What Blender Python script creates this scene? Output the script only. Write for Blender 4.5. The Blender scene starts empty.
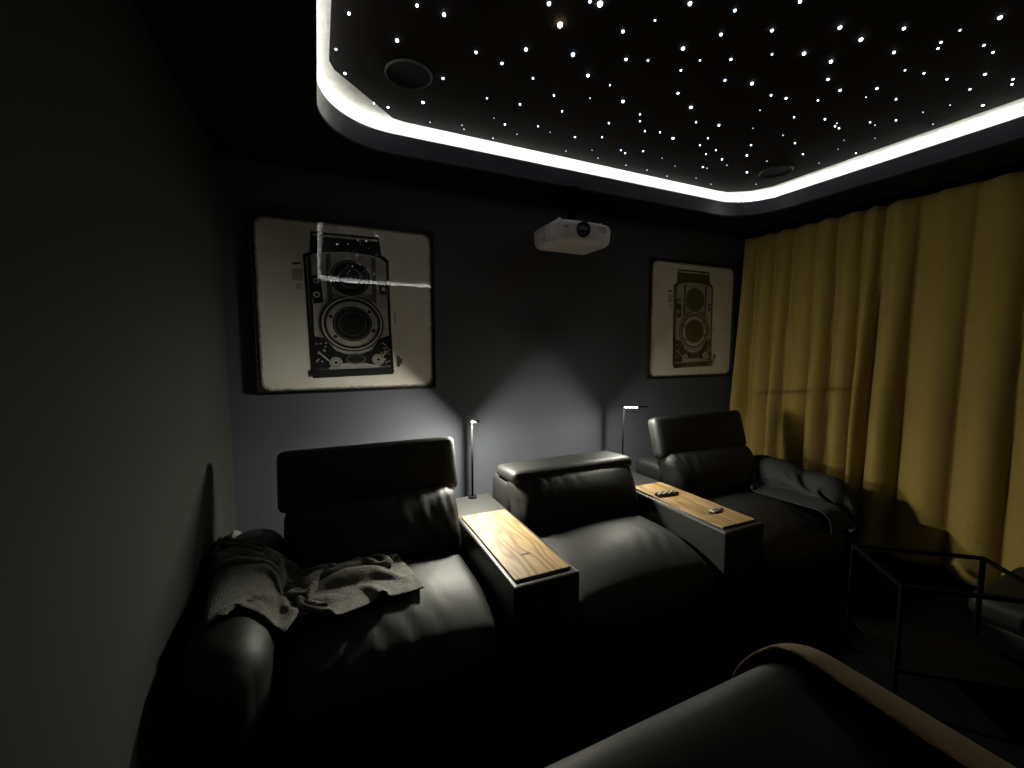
import bpy, bmesh, math, random
import numpy as np
from mathutils import Vector, Matrix

S = bpy.context.scene
COL = S.collection
R = math.radians

# ---------------------------------------------------------------- camera, world, exposure
F_PX = 420.0
YAW, PITCH = R(24.7), R(5.03)
cd = bpy.data.cameras.new('camera')
cam = bpy.data.objects.new('camera', cd)
COL.objects.link(cam)
cd.sensor_fit = 'HORIZONTAL'; cd.sensor_width = 36.0
cd.lens = F_PX / 1024 * 36.0
cd.clip_start = 0.02
cam.location = (0, -2.68, 1.40)
cam.rotation_euler = (math.pi / 2 - PITCH, 0, -YAW)
S.camera = cam

w = bpy.data.worlds.new('world'); S.world = w
w.use_nodes = True
w.node_tree.nodes['Background'].inputs[0].default_value = (0.0, 0.0, 0.0, 1)
w.node_tree.nodes['Background'].inputs[1].default_value = 0.0
S.view_settings.view_transform = 'Standard'
S.view_settings.look = 'None'
S.view_settings.exposure = 0.0
S.view_settings.gamma = 1.0
S.view_settings.use_curve_mapping = False

COVE_POWER = 14.5       # LED tape in the ceiling cove
LAMP_POWER = (8200.0, 1400.0)     # LED bars of the left and right reading lamp
STAR_POWER = 9.0

random.seed(7)
rng = np.random.default_rng(7)

# ---------------------------------------------------------------- materials
def mat(name, col, rough=0.6, spec=0.5, metal=0.0, emit=None, estr=0.0, bump=None, coat=0.0, coat_rough=0.05, coat_ior=1.5,
        sheen=0.0, var=None):
    """bump = list of (kind, scale, strength, distance); var = (scale, amount) mottling of the colour"""
    m = bpy.data.materials.new(name); m.use_nodes = True
    nt = m.node_tree; b = nt.nodes['Principled BSDF']
    b.inputs['Base Color'].default_value = (*col, 1)
    b.inputs['Roughness'].default_value = rough
    b.inputs['Specular IOR Level'].default_value = spec
    b.inputs['Metallic'].default_value = metal
    b.inputs['Coat Weight'].default_value = coat
    b.inputs['Coat Roughness'].default_value = coat_rough
    b.inputs['Coat IOR'].default_value = coat_ior
    b.inputs['Sheen Weight'].default_value = sheen
    if emit:
        b.inputs['Emission Color'].default_value = (*emit, 1)
        b.inputs['Emission Strength'].default_value = estr
    tc = None
    if bump or var:
        tc = nt.nodes.new('ShaderNodeTexCoord')
    if var:
        n = nt.nodes.new('ShaderNodeTexNoise'); n.inputs['Scale'].default_value = var[0]
        n.inputs['Detail'].default_value = 5
        nt.links.new(tc.outputs['Object'], n.inputs['Vector'])
        r = nt.nodes.new('ShaderNodeValToRGB')
        r.color_ramp.elements[0].position = .3; r.color_ramp.elements[1].position = .7
        lo = [c * (1 - var[1]) for c in col]; hi = [min(1, c * (1 + var[1])) for c in col]
        r.color_ramp.elements[0].color = (*lo, 1); r.color_ramp.elements[1].color = (*hi, 1)
        nt.links.new(n.outputs['Fac'], r.inputs[0]); nt.links.new(r.outputs[0], b.inputs['Base Color'])
    if bump:
        prev = None
        for kind, sc, st, di in bump:
            if kind == 'noise':
                t = nt.nodes.new('ShaderNodeTexNoise'); t.inputs['Detail'].default_value = 6
                out = t.outputs['Fac']
            elif kind == 'voronoi':
                t = nt.nodes.new('ShaderNodeTexVoronoi'); out = t.outputs['Distance']
            else:
                t = nt.nodes.new('ShaderNodeTexWave'); t.inputs['Distortion'].default_value = 3
                out = t.outputs['Fac']
            t.inputs['Scale'].default_value = sc
            nt.links.new(tc.outputs['Object'], t.inputs['Vector'])
            bp = nt.nodes.new('ShaderNodeBump'); bp.inputs['Strength'].default_value = st
            bp.inputs['Distance'].default_value = di
            nt.links.new(out, bp.inputs['Height'])
            if prev: nt.links.new(prev.outputs[0], bp.inputs['Normal'])
            prev = bp
        nt.links.new(prev.outputs[0], b.inputs['Normal'])
        if coat: nt.links.new(prev.outputs[0], b.inputs['Coat Normal'])
    return m

def wood_mat():
    m = bpy.data.materials.new('oak veneer'); m.use_nodes = True
    nt = m.node_tree; b = nt.nodes['Principled BSDF']
    tc = nt.nodes.new('ShaderNodeTexCoord')
    mp = nt.nodes.new('ShaderNodeMapping'); mp.inputs['Scale'].default_value = (1.0, 0.16, 1.0)
    nt.links.new(tc.outputs['Object'], mp.inputs[0])
    nz = nt.nodes.new('ShaderNodeTexNoise'); nz.inputs['Scale'].default_value = 7; nz.inputs['Detail'].default_value = 2
    nt.links.new(mp.outputs[0], nz.inputs['Vector'])
    # contour bands of a stretched noise give the cathedral grain of flat-sawn oak
    mu = nt.nodes.new('ShaderNodeMath'); mu.operation = 'MULTIPLY'; mu.inputs[1].default_value = 75
    nt.links.new(nz.outputs['Fac'], mu.inputs[0])
    sn = nt.nodes.new('ShaderNodeMath'); sn.operation = 'SINE'
    nt.links.new(mu.outputs[0], sn.inputs[0])
    fine = nt.nodes.new('ShaderNodeTexNoise'); fine.inputs['Scale'].default_value = 60; fine.inputs['Detail'].default_value = 4
    mp2 = nt.nodes.new('ShaderNodeMapping'); mp2.inputs['Scale'].default_value = (3.0, 0.12, 1.0)
    nt.links.new(tc.outputs['Object'], mp2.inputs[0]); nt.links.new(mp2.outputs[0], fine.inputs['Vector'])
    ad = nt.nodes.new('ShaderNodeMath'); ad.operation = 'MULTIPLY_ADD'; ad.inputs[1].default_value = .30; ad.inputs[2].default_value = .10
    nt.links.new(sn.outputs[0], ad.inputs[0])
    ad2 = nt.nodes.new('ShaderNodeMath'); ad2.operation = 'ADD'
    nt.links.new(ad.outputs[0], ad2.inputs[0]); nt.links.new(fine.outputs['Fac'], ad2.inputs[1])
    r = nt.nodes.new('ShaderNodeValToRGB')
    r.color_ramp.elements[0].position = .25; r.color_ramp.elements[0].color = (.36, .25, .115, 1)
    r.color_ramp.elements[1].position = .95; r.color_ramp.elements[1].color = (.19, .105, .037, 1)
    nt.links.new(ad2.outputs[0], r.inputs[0]); nt.links.new(r.outputs[0], b.inputs['Base Color'])
    b.inputs['Roughness'].default_value = .5
    b.inputs['Specular IOR Level'].default_value = .3
    return m

M = {}
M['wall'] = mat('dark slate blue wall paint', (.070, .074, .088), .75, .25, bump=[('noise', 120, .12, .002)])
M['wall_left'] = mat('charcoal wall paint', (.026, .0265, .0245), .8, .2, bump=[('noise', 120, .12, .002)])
M['ceiling'] = mat('near black ceiling paint', (.010, .010, .012), .85, .15)
M['fascia'] = mat('satin slate blue fascia paint', (.055, .056, .075), .35, .4)
M['plaster'] = mat('raw white plaster', (.62, .60, .54), .9, .2, bump=[('noise', 40, .4, .004)], var=(22, .12))
M['floor'] = mat('black carpet', (.006, .006, .007), .95, .1, bump=[('noise', 400, .5, .004)])
M['star_panel'] = mat('black acoustic ceiling fabric', (.020, .016, .013), .85, .2, bump=[('noise', 300, .2, .001)])
M['led'] = mat('cool white led diffuser', (.8, .8, .8), .5, emit=(.93, .97, 1.0), estr=COVE_POWER)
M['leather'] = mat('black leather', (.0065, .0065, .006), .58, .40,
                   bump=[('voronoi', 420, .10, .0015), ('noise', 14, .25, .006)])
M['leather_trim'] = mat('black leather edge', (.018, .018, .017), .45, .5, bump=[('voronoi', 420, .1, .0015)])
M['wood'] = wood_mat()
M['slot'] = mat('black slot', (.004, .004, .004), .7)
M['black_metal'] = mat('black powder coated steel', (.0025, .0025, .0025), .8, .06)
M['lamp_led'] = [mat('warm white led bar', (.9, .9, .85), .5, emit=(1.0, .98, .83), estr=k) for k in LAMP_POWER]
M['chrome'] = mat('brushed steel', (.6, .6, .6), .3, .5, metal=1)
M['curtain'] = mat('mustard velvet', (.34, .245, .060), .9, .1, sheen=.2, bump=[('noise', 260, .35, .002)], var=(60, .10))
M['curtain_back'] = M['curtain']
M['frame'] = mat('black picture frame', (.012, .011, .011), .5, .4)
GL = dict(coat=1.0, coat_rough=.010, coat_ior=2.1, spec=.3)
WAVE = [('noise', 9, .035, .004)]
M['print'] = mat('aged ivory print', (.74, .70, .64), .6, bump=WAVE, var=(5, .07), **GL)
M['print_edge'] = mat('dirty print edge', (.30, .27, .23), .6, bump=WAVE, var=(40, .4), **GL)
M['ink'] = mat('black print ink', (.012, .012, .012), .6, bump=WAVE, **GL)
M['ink_mid'] = mat('dark grey print ink', (.09, .085, .08), .6, bump=WAVE, var=(30, .3), **GL)
M['ink_light'] = mat('grey print ink', (.40, .38, .35), .6, bump=WAVE, var=(30, .15), **GL)
M['proj'] = mat('white projector plastic', (.86, .84, .88), .45, .5)
M['proj_dark'] = mat('grey vent plastic', (.40, .40, .42), .5)
M['glass'] = mat('dark lens glass', (.01, .012, .02), .05, .8, coat=1, coat_rough=.01)
M['fleece'] = mat('charcoal grey fleece', (.12, .113, .10), .95, .1, sheen=.25,
                  bump=[('noise', 160, 1.0, .006)], var=(35, .35))
M['fleece_lining'] = mat('pale fleece binding', (.45, .43, .42), .9, .1)
M['cotton'] = mat('dark grey cotton jersey', (.055, .055, .058), .95, .1, bump=[('noise', 16, .5, .012), ('noise', 90, .5, .003)])
M['throw'] = mat('tan woven throw', (.26, .15, .055), .95, .1, sheen=.2, bump=[('wave', 90, .5, .003), ('noise', 200, .4, .002)])
M['rubber'] = mat('black rubber buttons', (.02, .02, .02), .6)
M['remote'] = mat('glossy black plastic', (.012, .012, .013), .25, .5)
M['key_white'] = mat('pale remote keys', (.65, .64, .60), .5)
M['silver'] = mat('silver plastic', (.5, .5, .5), .35, .5, metal=.6)
M['smoked'] = mat('black glass table top', (.003, .003, .003), .6, .1)
def star_mat(name, col, k):
    return mat(name, col, .5, emit=col, estr=STAR_POWER * k)
M['star_white'] = star_mat('white star fibre', (.90, .93, 1.0), 1.0)
M['star_blue'] = star_mat('blue star fibre', (.50, .60, 1.0), .9)
M['star_dim'] = star_mat('dim star fibre', (.80, .84, 1.0), .40)
M['star_warm'] = star_mat('warm star fibre', (1.0, .80, .55), 2.0)

# ---------------------------------------------------------------- object helpers
def link(name, me, material=None, parent=None, smooth=False):
    o = bpy.data.objects.new(name, me); COL.objects.link(o)
    if material is not None:
        for mm in (material if isinstance(material, list) else [material]): me.materials.append(mm)
    if parent: o.parent = parent
    if smooth:
        for p in me.polygons: p.use_smooth = True
    return o

def bm_obj(name, bm, material=None, parent=None, smooth=False):
    bmesh.ops.recalc_face_normals(bm, faces=bm.faces)
    me = bpy.data.meshes.new(name); bm.to_mesh(me); bm.free()
    return link(name, me, material, parent, smooth)

def empty(name, loc=(0, 0, 0), label=None, cat=None, group=None):
    o = bpy.data.objects.new(name, None); COL.objects.link(o)
    o.location = loc; o.empty_display_size = .1
    tag(o, label, cat, group); return o

def tag(o, label=None, cat=None, group=None, kind=None):
    if label: o['label'] = label
    if cat: o['category'] = cat
    if group: o['group'] = group
    if kind: o['kind'] = kind
    return o

def struct(o): o['kind'] = 'structure'; return o

def add_box(bm, x0, x1, y0, y1, z0, z1, mi=0):
    vs = [bm.verts.new(p) for p in ((x0, y0, z0), (x1, y0, z0), (x1, y1, z0), (x0, y1, z0),
                                    (x0, y0, z1), (x1, y0, z1), (x1, y1, z1), (x0, y1, z1))]
    for f in ((0, 3, 2, 1), (4, 5, 6, 7), (0, 1, 5, 4), (1, 2, 6, 5), (2, 3, 7, 6), (3, 0, 4, 7)):
        fc = bm.faces.new([vs[i] for i in f]); fc.material_index = mi
    return vs

def bevel_box(x0, x1, y0, y1, z0, z1, r, seg=3):
    bm = bmesh.new(); add_box(bm, x0, x1, y0, y1, z0, z1)
    bmesh.ops.bevel(bm, geom=bm.edges[:], offset=r, segments=seg, affect='EDGES', profile=.5)
    return bm

def add_tube(bm, pts, rad, n=10, cap=True, mi=0):
    pts = [Vector(p) for p in pts]; rings = []
    up = Vector((0, 0, 1))
    for i, p in enumerate(pts):
        d = (pts[min(i + 1, len(pts) - 1)] - pts[max(i - 1, 0)]).normalized()
        a = d.cross(up)
        if a.length < 1e-3: a = d.cross(Vector((1, 0, 0)))
        a.normalize(); b = d.cross(a).normalized()
        rr = rad[i] if isinstance(rad, (list, tuple)) else rad
        rings.append([bm.verts.new(p + a * rr * math.cos(t) + b * rr * math.sin(t))
                      for t in [2 * math.pi * k / n for k in range(n)]])
    for A, B in zip(rings, rings[1:]):
        for k in range(n):
            f = bm.faces.new((A[k], A[(k + 1) % n], B[(k + 1) % n], B[k])); f.material_index = mi; f.smooth = True
    if cap:
        for rg in (rings[0][::-1], rings[-1]):
            f = bm.faces.new(rg); f.material_index = mi
    return rings

def rounded_poly(x0, x1, y0, y1, r, n=12):
    """counter-clockwise outline; r = radii (x0y0, x1y0, x1y1, x0y1)"""
    pts = []
    for (cx, cy, a0, rr) in ((x0 + r[0], y0 + r[0], 180, r[0]), (x1 - r[1], y0 + r[1], 270, r[1]),
                             (x1 - r[2], y1 - r[2], 0, r[2]), (x0 + r[3], y1 - r[3], 90, r[3])):
        for k in range(n + 1):
            a = R(a0 + 90 * k / n)
            pts.append((cx + rr * math.cos(a), cy + rr * math.sin(a)))
    return pts

def cushion(name, size, r, material, parent, fn=None, n=22, bulge=(0, 0, 0), wr=0.0, seed=0, gather=None):
    """soft rounded box centred on the origin, denser near its edges, swollen, then bent into place by fn"""
    sx, sy, sz = [s / 2 for s in size]
    bm = bmesh.new()
    def co(t):                       # -1..1, samples crowded toward the edges
        return math.sin(t * math.pi / 2)
    key = {}
    def V(p):
        k = tuple(round(c, 5) for c in p)
        if k not in key: key[k] = bm.verts.new(p)
        return key[k]
    g = [co(-1 + 2 * i / n) for i in range(n + 1)]
    for ax in range(3):
        for s in (-1, 1):
            for i in range(n):
                for j in range(n):
                    q = []
                    for (a, b) in ((i, j), (i + 1, j), (i + 1, j + 1), (i, j + 1)):
                        p = [0, 0, 0]; p[ax] = s; p[(ax + 1) % 3] = g[a]; p[(ax + 2) % 3] = g[b]; q.append(V(p))
                    if s < 0: q.reverse()
                    bm.faces.new(q)
    rnd = random.Random(seed); ph = [rnd.uniform(0, 6.28) for _ in range(12)]
    for v in bm.verts:
        u = Vector(v.co)
        p = Vector((u.x * sx, u.y * sy, u.z * sz))
        inner = Vector((max(-(sx - r), min(sx - r, p.x)), max(-(sy - r), min(sy - r, p.y)), max(-(sz - r), min(sz - r, p.z))))
        d = p - inner
        if d.length > 1e-6: p = inner + d.normalized() * r
        b = Vector(((1 - u.y ** 2) * (1 - u.z ** 2) * bulge[0] * u.x,
                    (1 - u.x ** 2) * (1 - u.z ** 2) * bulge[1] * u.y,
                    (1 - u.x ** 2) * (1 - u.y ** 2) * bulge[2] * u.z))
        p += b
        if wr:
            e = (u.x ** 2 * .8 + .2)
            wv = math.sin(p.x * 38 + 3 * math.sin(p.y * 9 + ph[0]) + ph[1]) * .5 + math.sin(p.x * 71 + p.y * 13 + ph[2]) * .3 \
                + math.sin(p.z * 60 + p.x * 25 + ph[3]) * .35
            p += (d.normalized() if d.length > 1e-6 else Vector((0, 0, 1))) * wr * wv * e
        if gather:                       # creases gathered toward one seam: (axis, side, depth, frequency, x focus, spread)
            ga, gs, gd, gf, gx, gw = gather
            k = max(0.0, .5 + .5 * gs * u[ga]) ** 1.6 * math.exp(-((u.x - gx) / gw) ** 2)
            c = math.sin(p.x * gf + 2.2 * math.sin(p[ga] * 17 + ph[4]) + ph[5]) + .6 * math.sin(p.x * gf * 1.9 + p[ga] * 22 + ph[6])
            nn = Vector((0, u.y if ga == 2 else 0, u.z if ga == 1 else 0))
            p += nn * gd * k * c
        v.co = fn(p) if fn else p
    return bm_obj(name, bm, material, parent, smooth=True)

# ---------------------------------------------------------------- room shell
XL, XR, YF = -0.445, 3.62, -5.9
ZS, ZF, ZL, ZC = 2.385, 2.496, 2.515, 2.554      # soffit, top of fascia, top of led tape, upper ceiling
def slab(name, x0, x1, y0, y1, z0, z1, m):
    bm = bmesh.new(); add_box(bm, x0, x1, y0, y1, z0, z1); return struct(bm_obj(name, bm, m))
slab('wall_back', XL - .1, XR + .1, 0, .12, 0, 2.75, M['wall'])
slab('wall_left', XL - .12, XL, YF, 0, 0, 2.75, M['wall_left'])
slab('wall_right', XR, XR + .12, YF, 0, 0, 2.75, M['wall'])
slab('wall_front', XL - .12, XR + .12, YF - .12, YF, 0, 2.75, M['wall'])
slab('floor', XL - .12, XR + .12, YF - .12, .12, -.1, 0, M['floor'])

OX0, OX1, OY0, OY1 = .032, 3.09, -5.1, -.362
CR = .36
outer = rounded_poly(OX0, OX1, OY0, OY1, (CR, CR, .30, CR), 16)
# dropped ceiling: soffit with the rounded opening, fascia above its edge
bm = bmesh.new()
def loop_edges(bm, pts, z):
    vs = [bm.verts.new((x, y, z)) for x, y in pts]
    es = [bm.edges.new((vs[i], vs[(i + 1) % len(vs)])) for i in range(len(vs))]
    return vs, es
a, ea = loop_edges(bm, outer, ZS)
b, eb = loop_edges(bm, [(XL, YF), (XR, YF), (XR, 0), (XL, 0)], ZS)
bmesh.ops.triangle_fill(bm, use_beauty=True, edges=ea + eb)
top = [bm.verts.new((v.co.x, v.co.y, ZS + .012)) for v in a]
for i in range(len(a)):
    j = (i + 1) % len(a); bm.faces.new((a[i], a[j], top[j], top[i]))
struct(bm_obj('ceiling', bm, M['ceiling']))
def ring_wall(bm, pts, z0, z1, mi=0):
    n = len(pts)
    A = [bm.verts.new((x, y, z0)) for x, y in pts]; B = [bm.verts.new((x, y, z1)) for x, y in pts]
    for i in range(n):
        j = (i + 1) % n; f = bm.faces.new((A[i], A[j], B[j], B[i])); f.smooth = True; f.material_index = mi
def grow(pts, d):
    c = ((OX0 + OX1) / 2, (OY0 + OY1) / 2); out = []
    n = len(pts)
    for i in range(n):
        p0, p1 = Vector(pts[i - 1]), Vector(pts[(i + 1) % n]); t = (p1 - p0).normalized()
        out.append((pts[i][0] + t.y * d, pts[i][1] - t.x * d))
    return out
bm = bmesh.new()
ring_wall(bm, outer, ZS + .012, ZF); struct(bm_obj('trim_1', bm, M['fascia']))
# plastered recess: a ledge behind the fascia, its back wall and the ring of ceiling above
bm = bmesh.new()
LEDGE = .036
o0, o1 = outer, grow(outer, LEDGE)
n = len(outer)
A = [bm.verts.new((*q, ZF)) for q in o0]; B = [bm.verts.new((*q, ZF)) for q in o1]; C_ = [bm.verts.new((*q, ZC)) for q in o1]
for i in range(n):
    j = (i + 1) % n
    bm.faces.new((A[i], A[j], B[j], B[i])); f = bm.faces.new((B[i], B[j], C_[j], C_[i])); f.smooth = True
bmesh.ops.triangle_fill(bm, use_beauty=True, edges=[bm.edges.get((C_[i], C_[(i + 1) % n])) for i in range(n)])
struct(bm_obj('trim_2', bm, M['plaster']))

# LED tape lying on the ledge, shining up
bm = bmesh.new()
o1, o2 = grow(outer, .026), grow(outer, .012)
for i in range(n):
    j = (i + 1) % n
    z0, z1 = ZF + .0005, ZF + .004
    q = [bm.verts.new((*o2[i], z0)), bm.verts.new((*o2[j], z0)), bm.verts.new((*o2[j], z1)), bm.verts.new((*o2[i], z1)),
         bm.verts.new((*o1[i], z0)), bm.verts.new((*o1[j], z0)), bm.verts.new((*o1[j], z1)), bm.verts.new((*o1[i], z1))]
    bm.faces.new((q[0], q[1], q[2], q[3])); bm.faces.new((q[4], q[7], q[6], q[5]))
    bm.faces.new((q[3], q[2], q[6], q[7])); bm.faces.new((q[0], q[4], q[5], q[1]))
bmesh.ops.remove_doubles(bm, verts=bm.verts, dist=1e-5)
tag(bm_obj('led_cove_strip', bm, M['led']), 'bright white LED strip running round the edge of the ceiling recess', 'light strip')

# star ceiling
SX0, SX1, SY0, SY1, SZ = .082, 2.985, -5.04, -.412, 2.540
poly = [(SX0, SY0 + .33), (SX0 + .34, SY0), (SX1 - .3, SY0), (SX1, SY0 + .3), (SX1, SY1 - .22), (SX1 - .06, SY1 - .10),
        (SX1 - .19, SY1 - .01), (SX1 - .3, SY1), (SX0 + .36, SY1), (SX0 + .30, SY1 - .012), (SX0 + .02, SY1 - .29), (SX0, SY1 - .34)]
bm = bmesh.new()
lo = [bm.verts.new((x, y, SZ)) for x, y in poly]; hi = [bm.verts.new((x, y, ZC - .002)) for x, y in poly]
bm.faces.new(lo[::-1]); bm.faces.new(hi)
for i in range(len(poly)):
    j = (i + 1) % len(poly); bm.faces.new((lo[i], lo[j], hi[j], hi[i]))
panel = bm_obj('star_ceiling_panel', bm, M['star_panel'])
tag(panel, 'black star ceiling panel with hundreds of tiny fibre optic lights', 'star ceiling')

fwv = np.array([math.sin(YAW) * math.cos(PITCH), math.cos(YAW) * math.cos(PITCH), -math.sin(PITCH)])
rtv = np.array([math.cos(YAW), -math.sin(YAW), 0.0]); upv = np.cross(rtv, fwv); CP = np.array([0, -2.68, 1.40])
# stars: positions on the panel (x, y in metres from the room's back left of the camera), size class, tint
STARS = [  # measured sightings, turned into metres on the panel below
 (349,13,2,'w'),(417,5,2,'w'),(444,14,3,'w'),(397,40,3,'w'),(336,49,1,'w'),(330,65,2,'w'),(345,73,2,'w'),(374,103,1,'w'),
 (388,107,2,'w'),(423,102,3,'w'),(443,78,2,'w'),(476,52,2,'w'),(502,63,2,'w'),(526,49,3,'w'),(533,78,1,'w'),(487,98,1,'b'),
 (520,104,2,'b'),(560,24,5,'o'),(549,3,3,'w'),(590,1,2,'b'),(600,3,5,'w'),(573,54,4,'b'),(588,75,3,'w'),(623,31,2,'w'),
 (626,59,2,'w'),(554,95,1,'w'),(562,111,1,'w'),(590,98,0,'w'),(623,101,3,'w'),(640,114,1,'w'),(494,118,0,'w'),(505,124,2,'b'),
 (517,134,0,'w'),(538,126,1,'w'),(550,132,0,'w'),(575,137,1,'w'),(602,137,1,'b'),(609,123,1,'w'),(621,150,1,'b'),(625,153,1,'w'),
 (598,158,0,'w'),(592,150,0,'w'),(566,151,0,'w'),(462,125,0,'w'),(430,122,0,'w'),(464,129,0,'w'),(493,138,0,'w'),(626,165,0,'w'),
 (690,3,3,'w'),(735,10,2,'b'),(800,1,2,'w'),(721,34,2,'w'),(772,30,2,'w'),(840,27,3,'w'),(861,39,3,'w'),(683,48,3,'w'),
 (731,59,2,'b'),(772,54,1,'b'),(804,53,3,'w'),(831,61,3,'w'),(681,70,1,'w'),(725,80,2,'b'),(752,83,3,'w'),(828,79,2,'w'),
 (840,90,2,'w'),(877,88,2,'b'),(894,52,2,'w'),(904,28,2,'w'),(678,93,2,'w'),(691,107,3,'w'),(771,95,1,'w'),(786,98,2,'w'),
 (818,100,1,'w'),(866,97,0,'w'),(896,99,1,'w'),(896,120,1,'w'),(924,73,1,'w'),(947,79,1,'w'),(970,89,1,'w'),(985,74,2,'w'),
 (993,52,1,'w'),(984,45,1,'w'),(1000,17,3,'w'),(941,42,1,'w'),(938,48,1,'w'),(1012,84,1,'w'),(1013,79,1,'w'),(983,105,2,'w'),
 (923,112,0,'w'),(933,124,0,'w'),(870,122,1,'w'),(875,125,0,'w'),(875,138,0,'w'),(825,119,1,'w'),(837,123,0,'w'),(835,126,1,'w'),
 (839,128,1,'w'),(844,140,0,'w'),(838,149,0,'w'),(856,153,1,'w'),(794,117,1,'w'),(783,135,0,'w'),(795,143,1,'w'),(803,154,1,'w'),
 (819,163,0,'w'),(719,125,2,'w'),(696,122,1,'w'),(753,128,0,'w'),(751,145,1,'w'),(747,155,2,'w'),(708,138,1,'w'),(700,145,1,'w'),
 (706,154,1,'w'),(716,150,1,'w'),(722,159,2,'w'),(727,165,0,'w'),(703,167,1,'w'),(707,168,0,'w'),(747,172,2,'w'),(760,173,1,'w'),
 (767,161,0,'w'),(756,184,0,'w'),(673,138,3,'w'),(660,132,1,'w'),(645,131,1,'w'),(662,158,0,'w'),(675,166,0,'w'),(643,151,1,'w'),
 (647,170,0,'w'),(667,176,0,'w'),(696,178,0,'w'),(640,121,1,'w'),(711,184,0,'w'),
 (648,60,1,'w'),(610,85,1,'w'),(655,20,1,'w'),(700,60,1,'b'),(760,110,0,'w'),(905,70,1,'w'),(960,30,1,'w'),(950,105,0,'w')]
def on_panel(px, py, z):
    d = fwv + (px - 512) / F_PX * rtv + (384 - py) / F_PX * upv
    return CP + d * (z - CP[2]) / d[2]
star_pts = []
for px, py, s, t in STARS:
    p = on_panel(px, py, SZ)
    if SX0 + .01 < p[0] < SX1 - .01 and p[1] < SY1 - .01: star_pts.append((p[0], p[1], s, t, 1.0 + .0 * px))
rs = random.Random(3)
extra = []
for _ in range(330):                       # the rest of the ceiling, toward the screen end
    x, y = rs.uniform(SX0 + .1, SX1 - .1), rs.uniform(SY0 + .1, -1.0)
    q = np.array([x, y, SZ]) - CP; zz = q @ fwv
    if zz > .05:
        sx_, sy_ = 512 + F_PX * (q @ rtv) / zz, 384 - F_PX * (q @ upv) / zz
        if -20 < sx_ < 1044 and sy_ > -12: continue
    extra.append((x, y, rs.choice([0, 1, 1, 2, 2, 3]), rs.choice('wwwwb'), 1.0))
RADII = [.0024, .0035, .0047, .0059, .0072, .0090]
def add_star(bm, x, y, s, mi=0):
    dist = max(1.0, math.dist((x, y, SZ), tuple(CP)))
    r = RADII[s]
    bmesh.ops.create_uvsphere(bm, u_segments=8, v_segments=6, radius=r, matrix=Matrix.Translation((x, y, SZ - r * .25)))
star_pts.sort(key=lambda q: -q[2])
MS = {'w': M['star_white'], 'b': M['star_blue'], 'o': M['star_warm']}
for k, (x, y, s, t, _) in enumerate(star_pts[:100]):
    bm = bmesh.new(); add_star(bm, x, y, s)
    o = bm_obj('star_light', bm, MS[t] if s > 0 else M['star_dim'], panel, smooth=True)
bm = bmesh.new()
for (x, y, s, t, _) in star_pts[100:] + extra: add_star(bm, x, y, s)
tag(bm_obj('star_light_field', bm, M['star_dim'], panel, smooth=True), kind='stuff')

# ceiling speakers
def ceiling_speaker(x, y, r, label):
    o = empty('ceiling_speaker', (x, y, SZ), label, 'speaker', None)
    bm = bmesh.new()
    pts = [(r * 1.0, 0), (r * 1.0, -.006), (r * .97, -.009), (r * .92, -.007), (r * .92, 0)]
    N = 40; rings = [[bm.verts.new((a * math.cos(2 * math.pi * k / N), a * math.sin(2 * math.pi * k / N), z)) for k in range(N)] for a, z in pts]
    for A, B in zip(rings, rings[1:]):
        for k in range(N): bm.faces.new((A[k], A[(k + 1) % N], B[(k + 1) % N], B[k]))
    bm_obj('trim_ring', bm, M['speaker_ring'], o, True)
    bm = bmesh.new()
    rings = [[bm.verts.new((a * math.cos(2 * math.pi * k / N), a * math.sin(2 * math.pi * k / N), z)) for k in range(N)]
             for a, z in ((r * .92, -.0035), (r * .6, -.003), (r * .3, -.003), (r * .05, -.003))]
    for A, B in zip(rings, rings[1:]):
        for k in range(N): bm.faces.new((A[k], A[(k + 1) % N], B[(k + 1) % N], B[k]))
    bm.faces.new(rings[-1])
    bm_obj('grille', bm, M['speaker_grille'], o, True)
M['speaker_ring'] = mat('dark speaker ring', (.06, .055, .05), .5)
M['speaker_grille'] = mat('black speaker grille', (.003, .003, .003), .8, bump=[('voronoi', 600, .3, .001)])
ceiling_speaker(.388, -.80, .098, 'round black speaker in the star ceiling by its chamfered left corner')
ceiling_speaker(2.755, -.81, .098, 'round black speaker in the star ceiling near the curtain corner')

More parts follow.
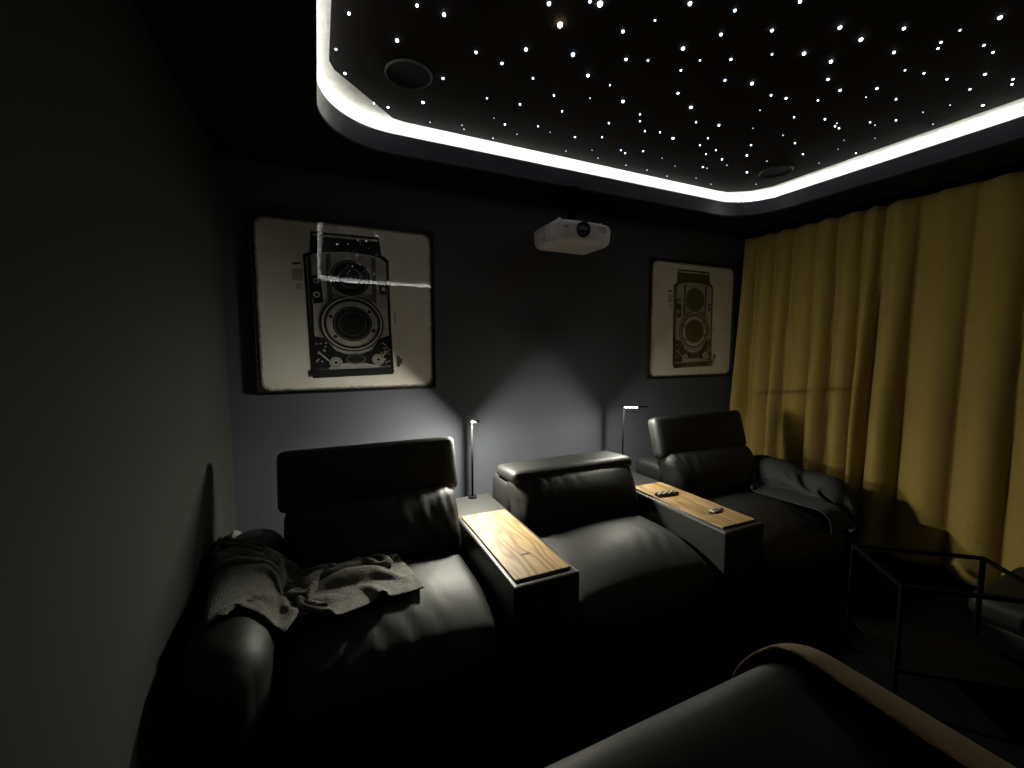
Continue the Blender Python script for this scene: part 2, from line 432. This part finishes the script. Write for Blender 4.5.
# ---------------------------------------------------------------- pictures
def picture(cx, label):
    W = .955; z0, z1 = 1.155, 2.10; H = z1 - z0
    root = empty('framed_picture', (cx, -.0005, (z0 + z1) / 2), label, 'picture', 'twin framed pictures of an old camera')
    # frame: shallow black tray with a raised lip
    bm = bmesh.new()
    t = .020
    add_box(bm, -W / 2 - t, W / 2 + t, -.012, 0, -H / 2 - t, H / 2 + t)
    for (a, b_, c, d) in ((-W / 2 - t, W / 2 + t, -H / 2 - t, -H / 2 - t + .006), (-W / 2 - t, W / 2 + t, H / 2 + t - .006, H / 2 + t),
                          (-W / 2 - t, -W / 2 - t + .006, -H / 2 - t + .006, H / 2 + t - .006), (W / 2 + t - .006, W / 2 + t, -H / 2 - t + .006, H / 2 + t - .006)):
        add_box(bm, a, b_, -.026, -.0121, c, d)
    bm_obj('frame', bm, M['frame'], root)
    bm = bmesh.new()
    lay = [0]
    shift = [0]
    def U(u, v):
        if shift[0]: u, v = .745 - (.745 - u) * 1.08 - .012, v - .028
        return ((u - .5) * W, (.5 - v) * H)
    def poly(pts, mi, z=None):
        lay[0] += 1
        y = -.0145 - lay[0] * .00012
        f = bm.faces.new([bm.verts.new((x, y, z_)) for x, z_ in (U(u, v) for u, v in pts)])
        f.normal_update()
        if f.normal.y > 0: f.normal_flip()
        f.material_index = mi
    def ell(u, v, ru, rv=None, mi=2, n=48, a0=0, a1=360):
        rv = rv or ru * W / H
        poly([(u + ru * math.cos(R(a0 + (a1 - a0) * k / n)), v + rv * math.sin(R(a0 + (a1 - a0) * k / n))) for k in range(n)], mi)
    def rect(u0, u1, v0, v1, mi): poly([(u0, v0), (u1, v0), (u1, v1), (u0, v1)], mi)
    # materials: 0 print 1 edge 2 ink 3 mid 4 light
    rr = random.Random(11)
    def ragged(inset, amp, rad):
        out = []
        for x, y in rounded_poly(inset, 1 - inset, inset, 1 - inset, (rad,) * 4, 10):
            out.append((x, y))
        dense = []
        for i in range(len(out)):
            p, q = out[i], out[(i + 1) % len(out)]
            m = max(1, int(math.dist(p, q) / .02))
            for k in range(m): dense.append((p[0] + (q[0] - p[0]) * k / m + rr.uniform(-amp, amp), p[1] + (q[1] - p[1]) * k / m + rr.uniform(-amp, amp)))
        return dense
    poly(ragged(.002, .002, .055), 1)
    poly(ragged(.012, .003, .055), 0)
    # side marks
    shift[0] = 0
    poly([(.185, .245), (.23, .24), (.23, .255), (.185, .26)], 3)
    poly([(.183, .28), (.24, .275), (.24, .35), (.183, .35)], 4); poly([(.202, .365), (.23, .362), (.23, .40), (.202, .40)], 4)
    rect(.765, .785, .80, .87, 3); rect(.785, .80, .815, .85, 3); rect(.755, .767, .52, .60, 4)
    # hood
    shift[0] = 1
    poly([(.335, .085), (.69, .082), (.705, .215), (.325, .21)], 2)
    poly([(.345, .098), (.682, .095), (.684, .108), (.345, .111)], 4)
    poly([(.352, .12), (.68, .117), (.688, .185), (.352, .19)], 2)
    # body
    def body(e):
        return [(.292 + e, .225 + e), (.33 + e, .20 + e), (.40, .183 + e), (.52, .172 + e), (.64, .18 + e), (.715 - e, .195 + e), (.742 - e, .22 + e),
                (.748 - e, .66), (.757 - e, .905 - e), (.75 - e, .935 - e), (.318 + e, .948 - e), (.308 + e, .91 - e)]
    poly(body(0), 2); poly(body(.016), 4); poly(body(.024), 2 if False else 4)
    poly([(.312, .24), (.33, .228), (.335, .90), (.322, .90)], 2)
    # upper panel inner contour
    poly([(.405, .215), (.43, .205), (.43, .48), (.405, .50)], 3)
    poly([(.645, .205), (.668, .215), (.668, .50), (.645, .48)], 3)
    for k in range(5):
        u = .432 + k * .011; poly([(u, .44 - .0 * k), (u + .005, .44), (u + .005, .52), (u, .52)], 2)
        u = .592 + k * .011; poly([(u, .44), (u + .005, .44), (u + .005, .52), (u, .52)], 2)
    # side fittings
    poly([(.325, .345), (.375, .335), (.385, .50), (.335, .51)], 2)
    ell(.352, .372, .016, mi=4); ell(.352, .372, .008, mi=2); ell(.352, .455, .018, mi=4); ell(.352, .455, .009, mi=2)
    poly([(.682, .37), (.738, .37), (.738, .44), (.69, .44)], 3); ell(.708, .40, .022, mi=2); ell(.708, .40, .012, mi=4)
    # lower dark corners
    poly([(.325, .70), (.385, .715), (.44, .79), (.53, .83), (.63, .79), (.68, .715), (.742, .69), (.748, .89), (.33, .905)], 2)
    for k in range(26):
        u = rr.choice([rr.uniform(.34, .40), rr.uniform(.68, .735)]); v = rr.uniform(.73, .87)
        ell(u, v, .005, mi=4, n=8)
    poly([(.40, .895), (.47, .872), (.53, .865), (.60, .872), (.68, .888), (.68, .898), (.40, .905)], 4)
    poly([(.345, .80), (.352, .795), (.405, .85), (.40, .857)], 4); poly([(.665, .845), (.72, .79), (.727, .796), (.672, .852)], 4)
    # big lower lens: nested rings
    for ru, mi in ((.170, 2), (.162, 4), (.152, 2), (.142, 3), (.135, 4), (.106, 2), (.100, 3), (.094, 2)):
        ell(.533, .625, ru, mi=mi)
    for a in (20, 140, 200, 320):
        ell(  .533 + .121 * math.cos(R(a)), .625 + .121 * math.sin(R(a)) * W / H, .010, mi=2, n=12)
    ell(.533, .625, .075, mi=3); ell(.533, .625, .069, mi=2)
    # upper lens
    for ru, mi in ((.116, 4), (.108, 2), (.100, 3), (.094, 2), (.062, 3), (.056, 2)):
        ell(.528, .345, ru, mi=mi)
    # lower dials
    ell(.545, .845, .055, .030, mi=3); ell(.545, .845, .045, .022, mi=2)
    for u, v in ((.438, .865), (.668, .848)):
        for ru, mi in ((.034, 4), (.026, 3), (.022, 4), (.009, 2)): ell(u, v, ru, mi=mi, n=24)
    poly([(.31, .915), (.755, .90), (.757, .93), (.75, .945), (.318, .958)], 2)
    bm_o = bmesh.new; me = bpy.data.meshes.new('print'); bm.to_mesh(me); bm.free()
    link('print', me, [M['print'], M['print_edge'], M['ink'], M['ink_mid'], M['ink_light']], root)
    return root
picture(.186, 'square picture of a vintage camera with light streak reflected, left of the projector')
picture(2.948, 'square picture of a vintage camera, beside the yellow curtain')

# ---------------------------------------------------------------- projector
def projector():
    cx, cy, cz = 1.485, -.37, 2.085
    W, D, H = .42, .33, .135
    root = empty('video_projector', (cx, cy, cz), 'white video projector hanging upside down from the ceiling', 'projector')
    def fn(p):
        # rounded ends: the front bows back toward both ends, the underside tapers in
        x, y, z = p
        t = (z + H / 2) / H
        k = 1 - .05 * (1 - t) ** 2
        x *= k; y = y * (1 - .05 * (1 - t) ** 2)
        y += .035 * (abs(x) / (W / 2)) ** 3 if y < 0 else 0
        return (x, y, z)
    cushion('case', (W, D, H), .045, M['proj'], root, fn, n=18)
    # lens surround, barrel and glass on the front
    N = 32
    def lathe(name, prof, m, cxo):
        bm = bmesh.new()
        rings = [[bm.verts.new((cxo + a * math.cos(2 * math.pi * k / N), y, .008 + a * math.sin(2 * math.pi * k / N))) for k in range(N)] for a, y in prof]
        for A, B in zip(rings, rings[1:]):
            for k in range(N): bm.faces.new((A[k], A[(k + 1) % N], B[(k + 1) % N], B[k]))
        bm.faces.new(rings[-1]); return bm_obj(name, bm, m, root, True)
    y0 = -D / 2
    lathe('lens_ring', [(.045, y0 + .02), (.045, y0 - .010), (.040, y0 - .013), (.035, y0 - .006), (.030, y0 + .004)], M['remote'], -.035)
    lathe('lens', [(.029, y0 - .004), (.026, y0 - .009), (.020, y0 - .014), (.008, y0 - .016)], M['glass'], -.035)
    bm = bmesh.new()
    for k in range(5): add_box(bm, .075, .135, y0 + .004, y0 + .03, .008 + k * .007, .011 + k * .007)
    bm_obj('vent', bm, M['proj_dark'], root)
    bm = bmesh.new(); add_box(bm, -.155, -.135, y0 + .002, y0 + .02, .012, .024); bm_obj('sensor_window', bm, M['proj_dark'], root)
    for sx in (-.15, .15):
        bm = bmesh.new(); add_tube(bm, [(sx, -.08, H / 2 - .004), (sx, -.08, H / 2 + .016)], .010, 12); bm_obj('foot', bm, M['proj'], root, True)
    bm = bmesh.new()
    add_tube(bm, [(0, .02, H / 2 - .006), (0, .02, ZS - cz - .012)], .022, 16)
    add_tube(bm, [(0, .02, ZS - cz - .014), (0, .02, ZS - cz)], .06, 20)
    for sx in (-.11, .11):
        for sy in (-.09, .10): add_tube(bm, [(0, .02, H / 2 + .03), (sx, sy, H / 2 + .004)], .006, 8)
    bm_obj('ceiling_mount', bm, M['black_metal'], root)
projector()

# ---------------------------------------------------------------- recliners and consoles
C1 = (.630, .932); C2 = (1.768, 2.062)
def recliner(x0, x1, label, head, arm=None, seed=1):
    cx = (x0 + x1) / 2; W = x1 - x0
    root = empty('recliner_seat', (cx, -.95, 0), label, 'recliner', 'black leather cinema recliners')
    O = Vector((0, .95, 0))
    L = M['leather']
    g = .004
    hw = W / 2 - g
    # base under the cushion and the shell behind the back
    b = bevel_box(-hw, hw, -1.15 + .95, -.62 + .95, .03, .19, .02); bm_obj('base', b, L, root)
    def shell(p): return (p.x, p.y + .95 - .455, p.z + (.335 if head == 'down' else .315))
    cushion('rear_shell', (W - .01, .27, .60 if head == 'down' else .56), .035, L, root, shell, n=12)
    # seat cushion, waterfall front
    def seat(p):
        y, z = p.y - .985, p.z + .292
        t = max(0, (-.98 - y) / .33)
        z -= .085 * t * t * (1 if p.z > 0 else .3)
        return (p.x, y + .95, z)
    cushion('seat_cushion', (W - .006, .66, .20), .075, L, root, seat, n=64, bulge=(0, .0, .050), wr=.0012, seed=seed, gather=(1, -1, .0030, 62, (-.1 if seed == 1 else .55), .55))
    def foot(p): return (p.x, p.y - 1.245 + .95 , p.z + .165)
    cushion('footrest', (W - .008, .13, .27), .05, L, root, foot, n=14, bulge=(0, .02, 0))
    # backrest leaning back
    an = R(22)
    def back(p):
        y = p.y * math.cos(an) + p.z * math.sin(an); z = -p.y * math.sin(an) + p.z * math.cos(an)
        y += .03 * (p.z / .19) ** 2
        return (p.x, y - .655 + .95, z + .505)
    cushion('backrest', (W - .006, .17, .37), .065, L, root, back, n=64, bulge=(0, .045, 0), wr=.0012, seed=seed + 5, gather=(2, 1, .0040, 70, (.75 if seed == 1 else -.85), .8))
    if head == 'up':
        a2 = R(17)
        def hr(p):
            y = p.y * math.cos(a2) + p.z * math.sin(a2); z = -p.y * math.sin(a2) + p.z * math.cos(a2)
            return (p.x, y - .532 + .95, z + .782)
        ho = cushion('headrest', (W + (.045 if arm else 0), .095, .28), .035, L, root, hr, n=22, bulge=(0, .018, .0), wr=.0008, seed=seed + 9)
    else:
        a2 = R(-4)
        def hr(p):
            y = p.y * math.cos(a2) - p.z * math.sin(a2); z = p.y * math.sin(a2) + p.z * math.cos(a2)
            return (p.x, y - .530 + .95, z + .675)
        ho = cushion('headrest', (W - .002, .27, .075), .034, L, root, hr, n=22, bulge=(0, .0, .010), wr=.0008, seed=seed + 9)
    if arm:
        s = arm
        ax = (x0 - .131 if s < 0 else x1 + .131) - cx
        y1_ = -1.35 if s < 0 else -1.22
        yl = -.34 - y1_
        def armf(p):
            t = (p.y / (yl / 2))
            z = p.z + .290
            z += (-.020 * max(0, -t) ** 2 if p.z > 0 else 0)
            return (p.x + ax, p.y + (y1_ - .34) / 2 + .95, z)
        cushion('armrest', (.256, yl, .50), .115, L, root, armf, n=22, bulge=(.006, .02, .012), wr=.0012, seed=seed + 3)
    return root
recliner(-.170, .626, 'black leather recliner by the left wall, headrest raised, left arm under a blanket', 'up', -1, 1)
recliner(.936, 1.764, 'middle black leather recliner between two wooden consoles, headrest folded flat', 'down', None, 2)
recliner(2.066, 2.88, 'black leather recliner by the curtain, headrest raised, draped with dark cloth', 'up', 1, 3)

def console(x0, x1, label):
    cx = (x0 + x1) / 2; hw = (x1 - x0) / 2 - .004
    root = empty('armrest_console', (cx, -1.0, 0), label, 'console', 'consoles between the recliners')
    def body(name, pts, z0, z1, r, m):
        bm = bevel_box(*pts, z0, z1, r); return bm_obj(name, bm, m, root, False)
    y = lambda v: v + 1.0
    body('body', (-hw, hw, y(-1.325), y(-.31)), .03, .500, .012, M['leather_trim'])
    body('wooden_top', (-hw + .020, hw - .024, y(-1.290), y(-.620)), .495, .510, .004, M['wood'])
    bm = bmesh.new()
    add_box(bm, -.022, .022, y(-1.127), y(-1.117), .5101, .5108)
    bm_obj('finger_slot', bm, M['slot'], root)
    return root
console(*C1, 'brightly lit oak topped console left of the middle recliner')
console(*C2, 'oak topped console right of the middle recliner with remotes on top')

# ---------------------------------------------------------------- reading lamps
def reading_lamp(x, y, zt, th, up, Lh, led, led_m, label):
    zb = .5002
    root = empty('reading_lamp', (x, y, zb), label, 'lamp', 'black LED reading lamps')
    bm = bmesh.new(); add_tube(bm, [(0, 0, 0), (0, 0, .008), (0, 0, .010)], [.026, .026, .02], 24); bm_obj('base', bm, M['black_metal'], root)
    bm = bmesh.new(); add_tube(bm, [(0, 0, .0095), (0, 0, zt - zb)], .0060, 12); bm_obj('pole', bm, M['black_metal'], root)
    d = Vector((-math.sin(th) * Lh, -math.cos(th) * Lh, up)); h = Vector((0, 0, zt - zb + .004))
    dn = d.normalized(); side = dn.cross(Vector((0, 0, 1))).normalized(); upn = side.cross(dn).normalized()
    bm = bmesh.new(); s = -.010
    a, b = h + dn * s, h + d; hw, t = .0080, .0035
    vs = []
    for p in (a, b):
        for (i, j) in ((-1, -1), (1, -1), (1, 1), (-1, 1)): vs.append(bm.verts.new(p + side * hw * i + upn * t * j))
    for f in ((0, 1, 2, 3), (7, 6, 5, 4), (0, 4, 5, 1), (1, 5, 6, 2), (2, 6, 7, 3), (3, 7, 4, 0)): bm.faces.new([vs[i] for i in f])
    hd = bm_obj('lamp_head', bm, M['black_metal'], root)
    bm = bmesh.new()
    vs = []
    for p in (h + dn * .028, h + dn * led):
        for (i, j) in ((-.0046, -.0070), (.0046, -.0070), (.0056, -.0036), (-.0056, -.0036)): vs.append(bm.verts.new(p + side * i + upn * j))
    for f in ((0, 1, 2, 3), (7, 6, 5, 4), (0, 4, 5, 1), (1, 5, 6, 2), (2, 6, 7, 3), (3, 7, 4, 0)): bm.faces.new([vs[i] for i in f])
    bm_obj('led_bar', bm, led_m, hd)
    return root
reading_lamp(.809, -.355, .965, R(12), .040, .26, .120, M['lamp_led'][0], 'lit black reading lamp behind the left console, by the square picture')
reading_lamp(1.932, -.355, .982, R(16), .045, .34, .20, M['lamp_led'][1], 'lit black reading lamp behind the right console, beside the curtain side recliner')

# ---------------------------------------------------------------- curtain
def curtain():
    ny, nz = 620, 60
    y0, y1, z0, z1 = -.035, -5.6, .02, 2.352
    rr = random.Random(5)
    # pleat positions with irregular widths
    edges = [0.0]
    while edges[-1] < abs(y1 - y0) + .3: edges.append(edges[-1] + rr.uniform(.09, .17) if edges[-1] < .9 else edges[-1] + rr.uniform(.12, .26))
    amp = [rr.uniform(.5, 1.15) for _ in edges]; drift = [rr.uniform(-.05, .05) for _ in edges]
    def prof(s, t):           # s along curtain, t 0 top .. 1 bottom
        for _ in range(1): pass
        k = 0
        lo_i = 0
        val = 0
        # locate pleat with drift growing downward
        for i in range(len(edges) - 1):
            a = edges[i] + drift[i] * t; b = edges[i + 1] + drift[i + 1] * t
            if a <= s < b:
                u = (s - a) / (b - a)
                sh = math.sin((u ** 1.25) * math.pi) ** .6
                return sh * amp[i]
        return 0
    bm = bmesh.new(); rows = []
    for j in range(nz + 1):
        t = j / nz; row = []
        for i in range(ny + 1):
            s = (y0 - y1) * i / ny
            A = .050 + .105 * min(1, t * 1.6)
            p = prof(s, t)
            x = 3.53 - A * p * (1 - .0 * t) + .012 * math.sin(s * 2.1 + t * 2.0) * t
            x -= .010 * math.sin(s * 47 + 2 * math.sin(s * 5)) * math.exp(-t * 14)
            y = y0 - s
            z = z1 + (z0 - z1) * t
            if j > nz - 8:        # hem flares a little where it touches the floor
                z += .018 * math.sin(s * 9 + 1.0) * (j - nz + 8) / 8
                x -= .02 * (1 + math.sin(s * 6 + .5)) * ((j - nz + 8) / 8) ** 2
            row.append(bm.verts.new((x, y, max(z, .004))))
        rows.append(row)
    for A, B in zip(rows, rows[1:]):
        for i in range(ny): bm.faces.new((A[i], A[i + 1], B[i + 1], B[i]))
    o = bm_obj('curtain', bm, M['curtain'], None, True)
    md = o.modifiers.new('thickness', 'SOLIDIFY'); md.thickness = .003; md.offset = 1
    tag(o, 'long mustard yellow pleated velvet curtain covering the right wall', 'curtain')
    bm = bmesh.new(); add_box(bm, 3.44, 3.56, -5.6, -.004, 2.362, 2.3848)
    tag(bm_obj('curtain_rail', bm, M['black_metal']), 'black rail above the yellow curtain', 'curtain rail')
curtain()

# ---------------------------------------------------------------- soft cloths (position based draping over the furniture)
def box_sdf(P, c, h, r):
    q = np.abs(P - c) - (np.array(h) - r)
    return np.linalg.norm(np.maximum(q, 0), axis=1) + np.minimum(q.max(axis=1), 0) - r
def drape(name, nu, nv, rest, P0, colliders, steps=260, seed=0, material=None, friction=.5, grav=.0011, thick=.008, pin=None, stiff_bend=.25, iters=8, noise=.006):
    r = np.random.default_rng(seed)
    lumps = [l for l in colliders if len(l) == 2]; colliders = [l for l in colliders if len(l) == 3]
    P = P0.copy() + r.normal(0, noise, P0.shape); V = np.zeros_like(P)
    idx = np.arange(nu * nv).reshape(nu, nv)
    def sm(n):
        g = r.normal(0, 1, (nu, nv))
        return g
    cons = []
    def C(a, b, L, k): cons.append((a.ravel(), b.ravel(), L, k))
    C(idx[:-1:2], idx[1::2], rest, 1.0) if nu % 2 == 0 else C(idx[:-1:2], idx[1::2], rest, 1.0)
    C(idx[1:-1:2], idx[2::2], rest, 1.0)
    C(idx[:, :-1:2], idx[:, 1::2], rest, 1.0); C(idx[:, 1:-1:2], idx[:, 2::2], rest, 1.0)
    d = rest * math.sqrt(2)
    A_, B_ = idx[:-1, :-1], idx[1:, 1:]
    for i in (0, 1): C(A_[i::2], B_[i::2], d, .5)
    A_, B_ = idx[1:, :-1], idx[:-1, 1:]
    for i in (0, 1): C(A_[i::2], B_[i::2], d, .5)
    for i in (0, 1, 2, 3): C(idx[:-2][i::4], idx[2:][i::4], rest * 2, stiff_bend)
    for i in (0, 1, 2, 3): C(idx[:, :-2][:, i::4], idx[:, 2:][:, i::4], rest * 2, stiff_bend)
    free = np.ones(len(P), bool)
    if pin is not None: free[pin] = False
    for st in range(steps):
        Q = P.copy()
        V[:, 2] -= grav; V *= .965
        P[free] += V[free]
        for it in range(iters):
            for a, b, L, k in cons:
                D = P[b] - P[a]; l = np.linalg.norm(D, axis=1)[:, None] + 1e-9
                c = D * ((l - L) / l * .5 * k)
                fa, fb = free[a][:, None], free[b][:, None]
                P[a] += c * fa; P[b] -= c * fb
            for c, h, rr in colliders:
                c_ = np.array(c)
                s = box_sdf(P, c_, h, rr); m = (s < thick) & free
                if m.any():
                    X = P[m]; e = 1e-4
                    g = np.stack([box_sdf(X + np.eye(3)[k] * e, c_, h, rr) - box_sdf(X - np.eye(3)[k] * e, c_, h, rr) for k in range(3)], 1)
                    g /= np.linalg.norm(g, axis=1)[:, None] + 1e-9
                    mv = g * (thick - s[m])[:, None]
                    P[m] += mv
                    if it == iters - 1:
                        dv = P[m] - Q[m]; tang = dv - g * (dv * g).sum(1)[:, None]
                        P[m] -= tang * friction
            for c, h in lumps:                       # the cloth's own inner folds hold it up
                X = (P - np.array(c)) / np.array(h); l = np.linalg.norm(X, axis=1); m = (l < 1) & free
                P[m] = np.array(c) + X[m] / l[m][:, None] * np.array(h)
            P[:, 2] = np.maximum(P[:, 2], .006); P[:, 0] = np.maximum(P[:, 0], XL + .012)
        V = P - Q
        vl = np.linalg.norm(V, axis=1)[:, None]; V *= np.minimum(1, .03 / (vl + 1e-9))
    me = bpy.data.meshes.new(name)
    fs = [(int(idx[i, j]), int(idx[i + 1, j]), int(idx[i + 1, j + 1]), int(idx[i, j + 1])) for i in range(nu - 1) for j in range(nv - 1)]
    me.from_pydata([tuple(p) for p in P], [], fs); me.update()
    o = link(name, me, material, None, True)
    s = o.modifiers.new('thickness', 'SOLIDIFY'); s.thickness = thick * .8; s.offset = 0
    s2 = o.modifiers.new('smooth', 'SUBSURF'); s2.levels = 1; s2.render_levels = 1
    return o, P

# collider approximations of the seats: (centre, half size, corner radius)
def seat_colliders(x0, x1, arm):
    cx, hw = (x0 + x1) / 2, (x1 - x0) / 2
    cs = [((cx, -.96, .17), (hw, .36, .268), .08)]
    for k in range(4):                                # leaning back as a stair of slabs
        z = .40 + .085 * k
        cs.append(((cx, -.60 + .036 * k, z), (hw, .15, .06), .05))
    cs.append(((cx, -.53, .78), (hw, .06, .15), .035))
    if arm < 0: cs.append(((x0 - .131, -.85, .27), (.131, .50, .275), .115))
    if arm > 0: cs.append(((x1 + .131, -.78, .27), (.131, .44, .275), .115))
    return cs

def quad_sheet(nu, nv, c00, c01, c10, c11, waves):
    u, v = np.meshgrid(np.linspace(0, 1, nu), np.linspace(0, 1, nv), indexing='ij')
    P = sum(w_[..., None] * np.array(c) for w_, c in (((1 - u) * (1 - v), c00), ((1 - u) * v, c01), (u * (1 - v), c10), (u * v, c11)))
    for (a, fu, fv, ph) in waves: P[..., 2] += a * np.sin(fu * u + fv * v + ph)
    return P.reshape(-1, 3)

def blanket_left():
    nu, nv, rest = 76, 64, .0165
    P0 = quad_sheet(nu, nv, (-.42, -.38, .64), (.02, -.50, .74), (-.34, -1.06, .62), (.27, -1.02, .52),
                    [(.045, 21, 8, 0), (.035, -6, 25, 1), (.030, 37, 13, 2), (.022, 12, -43, .5)])
    lumps = [((-.22, -.58, .53), (.17, .15, .09)), ((-.02, -.68, .44), (.13, .10, .12)), ((.10, -.90, .40), (.17, .06, .09)),
             ((-.03, -1.02, .40), (.12, .05, .065))]
    o, P = drape('blanket', nu, nv, rest, P0, seat_colliders(-.170, .60, -1) + lumps, 130, 4, M['fleece'], friction=.8, thick=.009, noise=.004, stiff_bend=.45)
    tag(o, 'crumpled charcoal fleece blanket heaped over the arm of the left recliner', 'blanket')
blanket_left()

def blanket_right():
    nu, nv, rest = 70, 62, .0165
    P0 = quad_sheet(nu, nv, (2.66, -.44, .96), (3.24, -.34, .90), (2.72, -1.32, .56), (3.12, -1.30, .66),
                    [(.02, 9, 22, 0), (.018, 14, -9, 1), (.016, 4, 47, 2), (.010, 31, 20, 2)])
    lumps = [((3.00, -.46, .64), (.20, .20, .17)), ((2.94, -.80, .50), (.15, .20, .10)), ((2.86, -.50, .66), (.10, .12, .15))]
    o, P = drape('blanket', nu, nv, rest, P0, seat_colliders(2.07, 2.88, 1) + lumps, 170, 8, M['cotton'], friction=.75, thick=.007, noise=.003, stiff_bend=.35)
    tag(o, 'dark grey cloth draped over the back and arm of the curtain side recliner', 'blanket')
blanket_right()

# ---------------------------------------------------------------- remotes
def remote():
    root = empty('remote_control', (1.880, -.830, .5105), 'black remote control with pale keys on the right console', 'remote control')
    root.rotation_euler = (0, 0, R(-4))
    bm = bevel_box(-.075, .075, -.022, .022, 0, .017, .006); bm_obj('case', bm, M['remote'], root)
    for kx in range(6):
        for ky in (-1, 0, 1):
            bm = bevel_box(-.058 + kx * .021 - .006, -.058 + kx * .021 + .006, ky * .012 - .004, ky * .012 + .004, .0165, .0195, .001, 1)
            bm_obj('button', bm, M['key_white'] if (kx + ky) % 2 == 0 else M['rubber'], root)
remote()
def gadget():
    root = empty('remote_control', (1.930, -1.130, .5105), 'small silver and black remote control at the front of the right console', 'remote control')
    root.rotation_euler = (0, 0, R(8))
    bm = bevel_box(-.035, .035, -.016, .016, 0, .012, .004); bm_obj('case', bm, M['silver'], root)
    for kx in range(3):
        bm = bevel_box(-.022 + kx * .020 - .006, -.022 + kx * .020 + .006, -.007, .007, .0118, .0140, .001, 1); bm_obj('button', bm, M['rubber'], root)
    bm = bmesh.new(); add_tube(bm, [(-.034, .0, .006), (-.05, .004, .005), (-.062, .0, .004), (-.052, -.008, .004), (-.036, -.003, .005)], .0022, 8); bm_obj('strap', bm, M['rubber'], root)
    bm = bevel_box(.037, .066, -.006, .006, .0, .006, .002); bm_obj('end_cap', bm, M['remote'], root)
gadget()

# ---------------------------------------------------------------- front row
def front_seat():
    root = empty('recliner_seat', (.44, -2.5, .03), 'black leather seat back in the foreground with a tan throw over it', 'recliner')
    L = M['leather']
    def bk(p):
        y = p.y; z = p.z
        t = (p.y + .33) / .66
        z2 = z + .60 - .22 * max(0, 1 - t) ** 1.5
        return (p.x, y - 2.50 + 2.5, z2)
    cushion('backrest', (.86, .66, .40), .10, L, root, bk, n=26, bulge=(0, .0, .04), wr=.001, seed=21)
    bm_obj('base', bevel_box(-.40, .40, -.60, .26, .03, .42, .03), L, root)
    cushion('seat_cushion', (.86, .55, .2), .07, L, root, lambda p: (p.x, p.y - .62, p.z + .38), n=14)
    return root
front_seat()
def throw():
    nu, nv, rest = 60, 22, .016
    u, v = np.meshgrid(np.linspace(0, 1, nu), np.linspace(-.5, .5, nv), indexing='ij')
    x = .87 + v * .30 + 0 * u; y = -2.12 - u * .90; z = .92 + 0 * u + .004 * np.sin(u * 30)
    P0 = np.stack([x, y, z], -1).reshape(-1, 3)
    cs = [((.44, -2.5, .60), (.43, .33, .245), .10), ((.44, -2.95, .38), (.43, .3, .2), .08)]
    o, P = drape('throw_blanket', nu, nv, rest, P0, cs, 120, 2, M['throw'], friction=.8, thick=.008, noise=.001)
    tag(o, 'tan throw hanging over the side of the foreground seat', 'blanket')
throw()

# low black metal table with a dark glass top
def side_table():
    A, B, Cc = Vector((2.20, -1.64, 0)), Vector((2.58, -1.95, 0)), Vector((2.49, -2.10, 0))
    u = (B - A).normalized(); v = Vector((u.y, -u.x, 0))
    w_, d_ = (B - A).length, .36
    root = empty('side_table', tuple((A + B) / 2 + v * d_ / 2), 'low black metal framed side table in the dark, in front of the curtain', 'table')
    root.rotation_euler = (0, 0, math.atan2(u.y, u.x))
    h = .50; t = .007
    hx, hy = w_ / 2, d_ / 2
    bm = bmesh.new()
    add_box(bm, -hx, hx, hy - 2 * t, hy, h - 2 * t, h); add_box(bm, -hx, hx, -hy, -hy + 2 * t, h - 2 * t, h)
    add_box(bm, -hx, -hx + 2 * t, -hy + 2 * t, hy - 2 * t, h - 2 * t, h); add_box(bm, hx - 2 * t, hx, -hy + 2 * t, hy - 2 * t, h - 2 * t, h)
    bm_obj('frame', bm, M['black_metal'], root)
    bm = bmesh.new(); add_box(bm, -hx + 2 * t, hx - 2 * t, -hy + 2 * t, hy - 2 * t, .14, .155)
    bm_obj('shelf', bm, M['smoked'], root)
    for sx in (-1, 1):
        for sy in (-1, 1):
            x0, y0 = sx * (hx - t), sy * (hy - t)
            bm = bmesh.new(); add_box(bm, x0 - t, x0 + t, y0 - t, y0 + t, 0, h - 2 * t); bm_obj('leg', bm, M['black_metal'], root)
side_table()

def ottoman():
    root = empty('ottoman', (2.99, -2.18, 0), 'low black leather ottoman on the floor in front of the curtain', 'ottoman')
    cushion('cushion', (.60, .62, .13), .05, M['leather'], root, lambda p: (p.x, p.y, p.z + .215), n=16, bulge=(0, 0, .02))
    bm_obj('base', bevel_box(-.27, .27, -.28, .28, .03, .16, .02), M['leather'], root)
    for sx in (-1, 1):
        for sy in (-1, 1):
            bm = bmesh.new(); add_tube(bm, [(sx * .23, sy * .24, 0), (sx * .23, sy * .24, .035)], .02, 10); bm_obj('foot', bm, M['black_metal'], root)
ottoman()
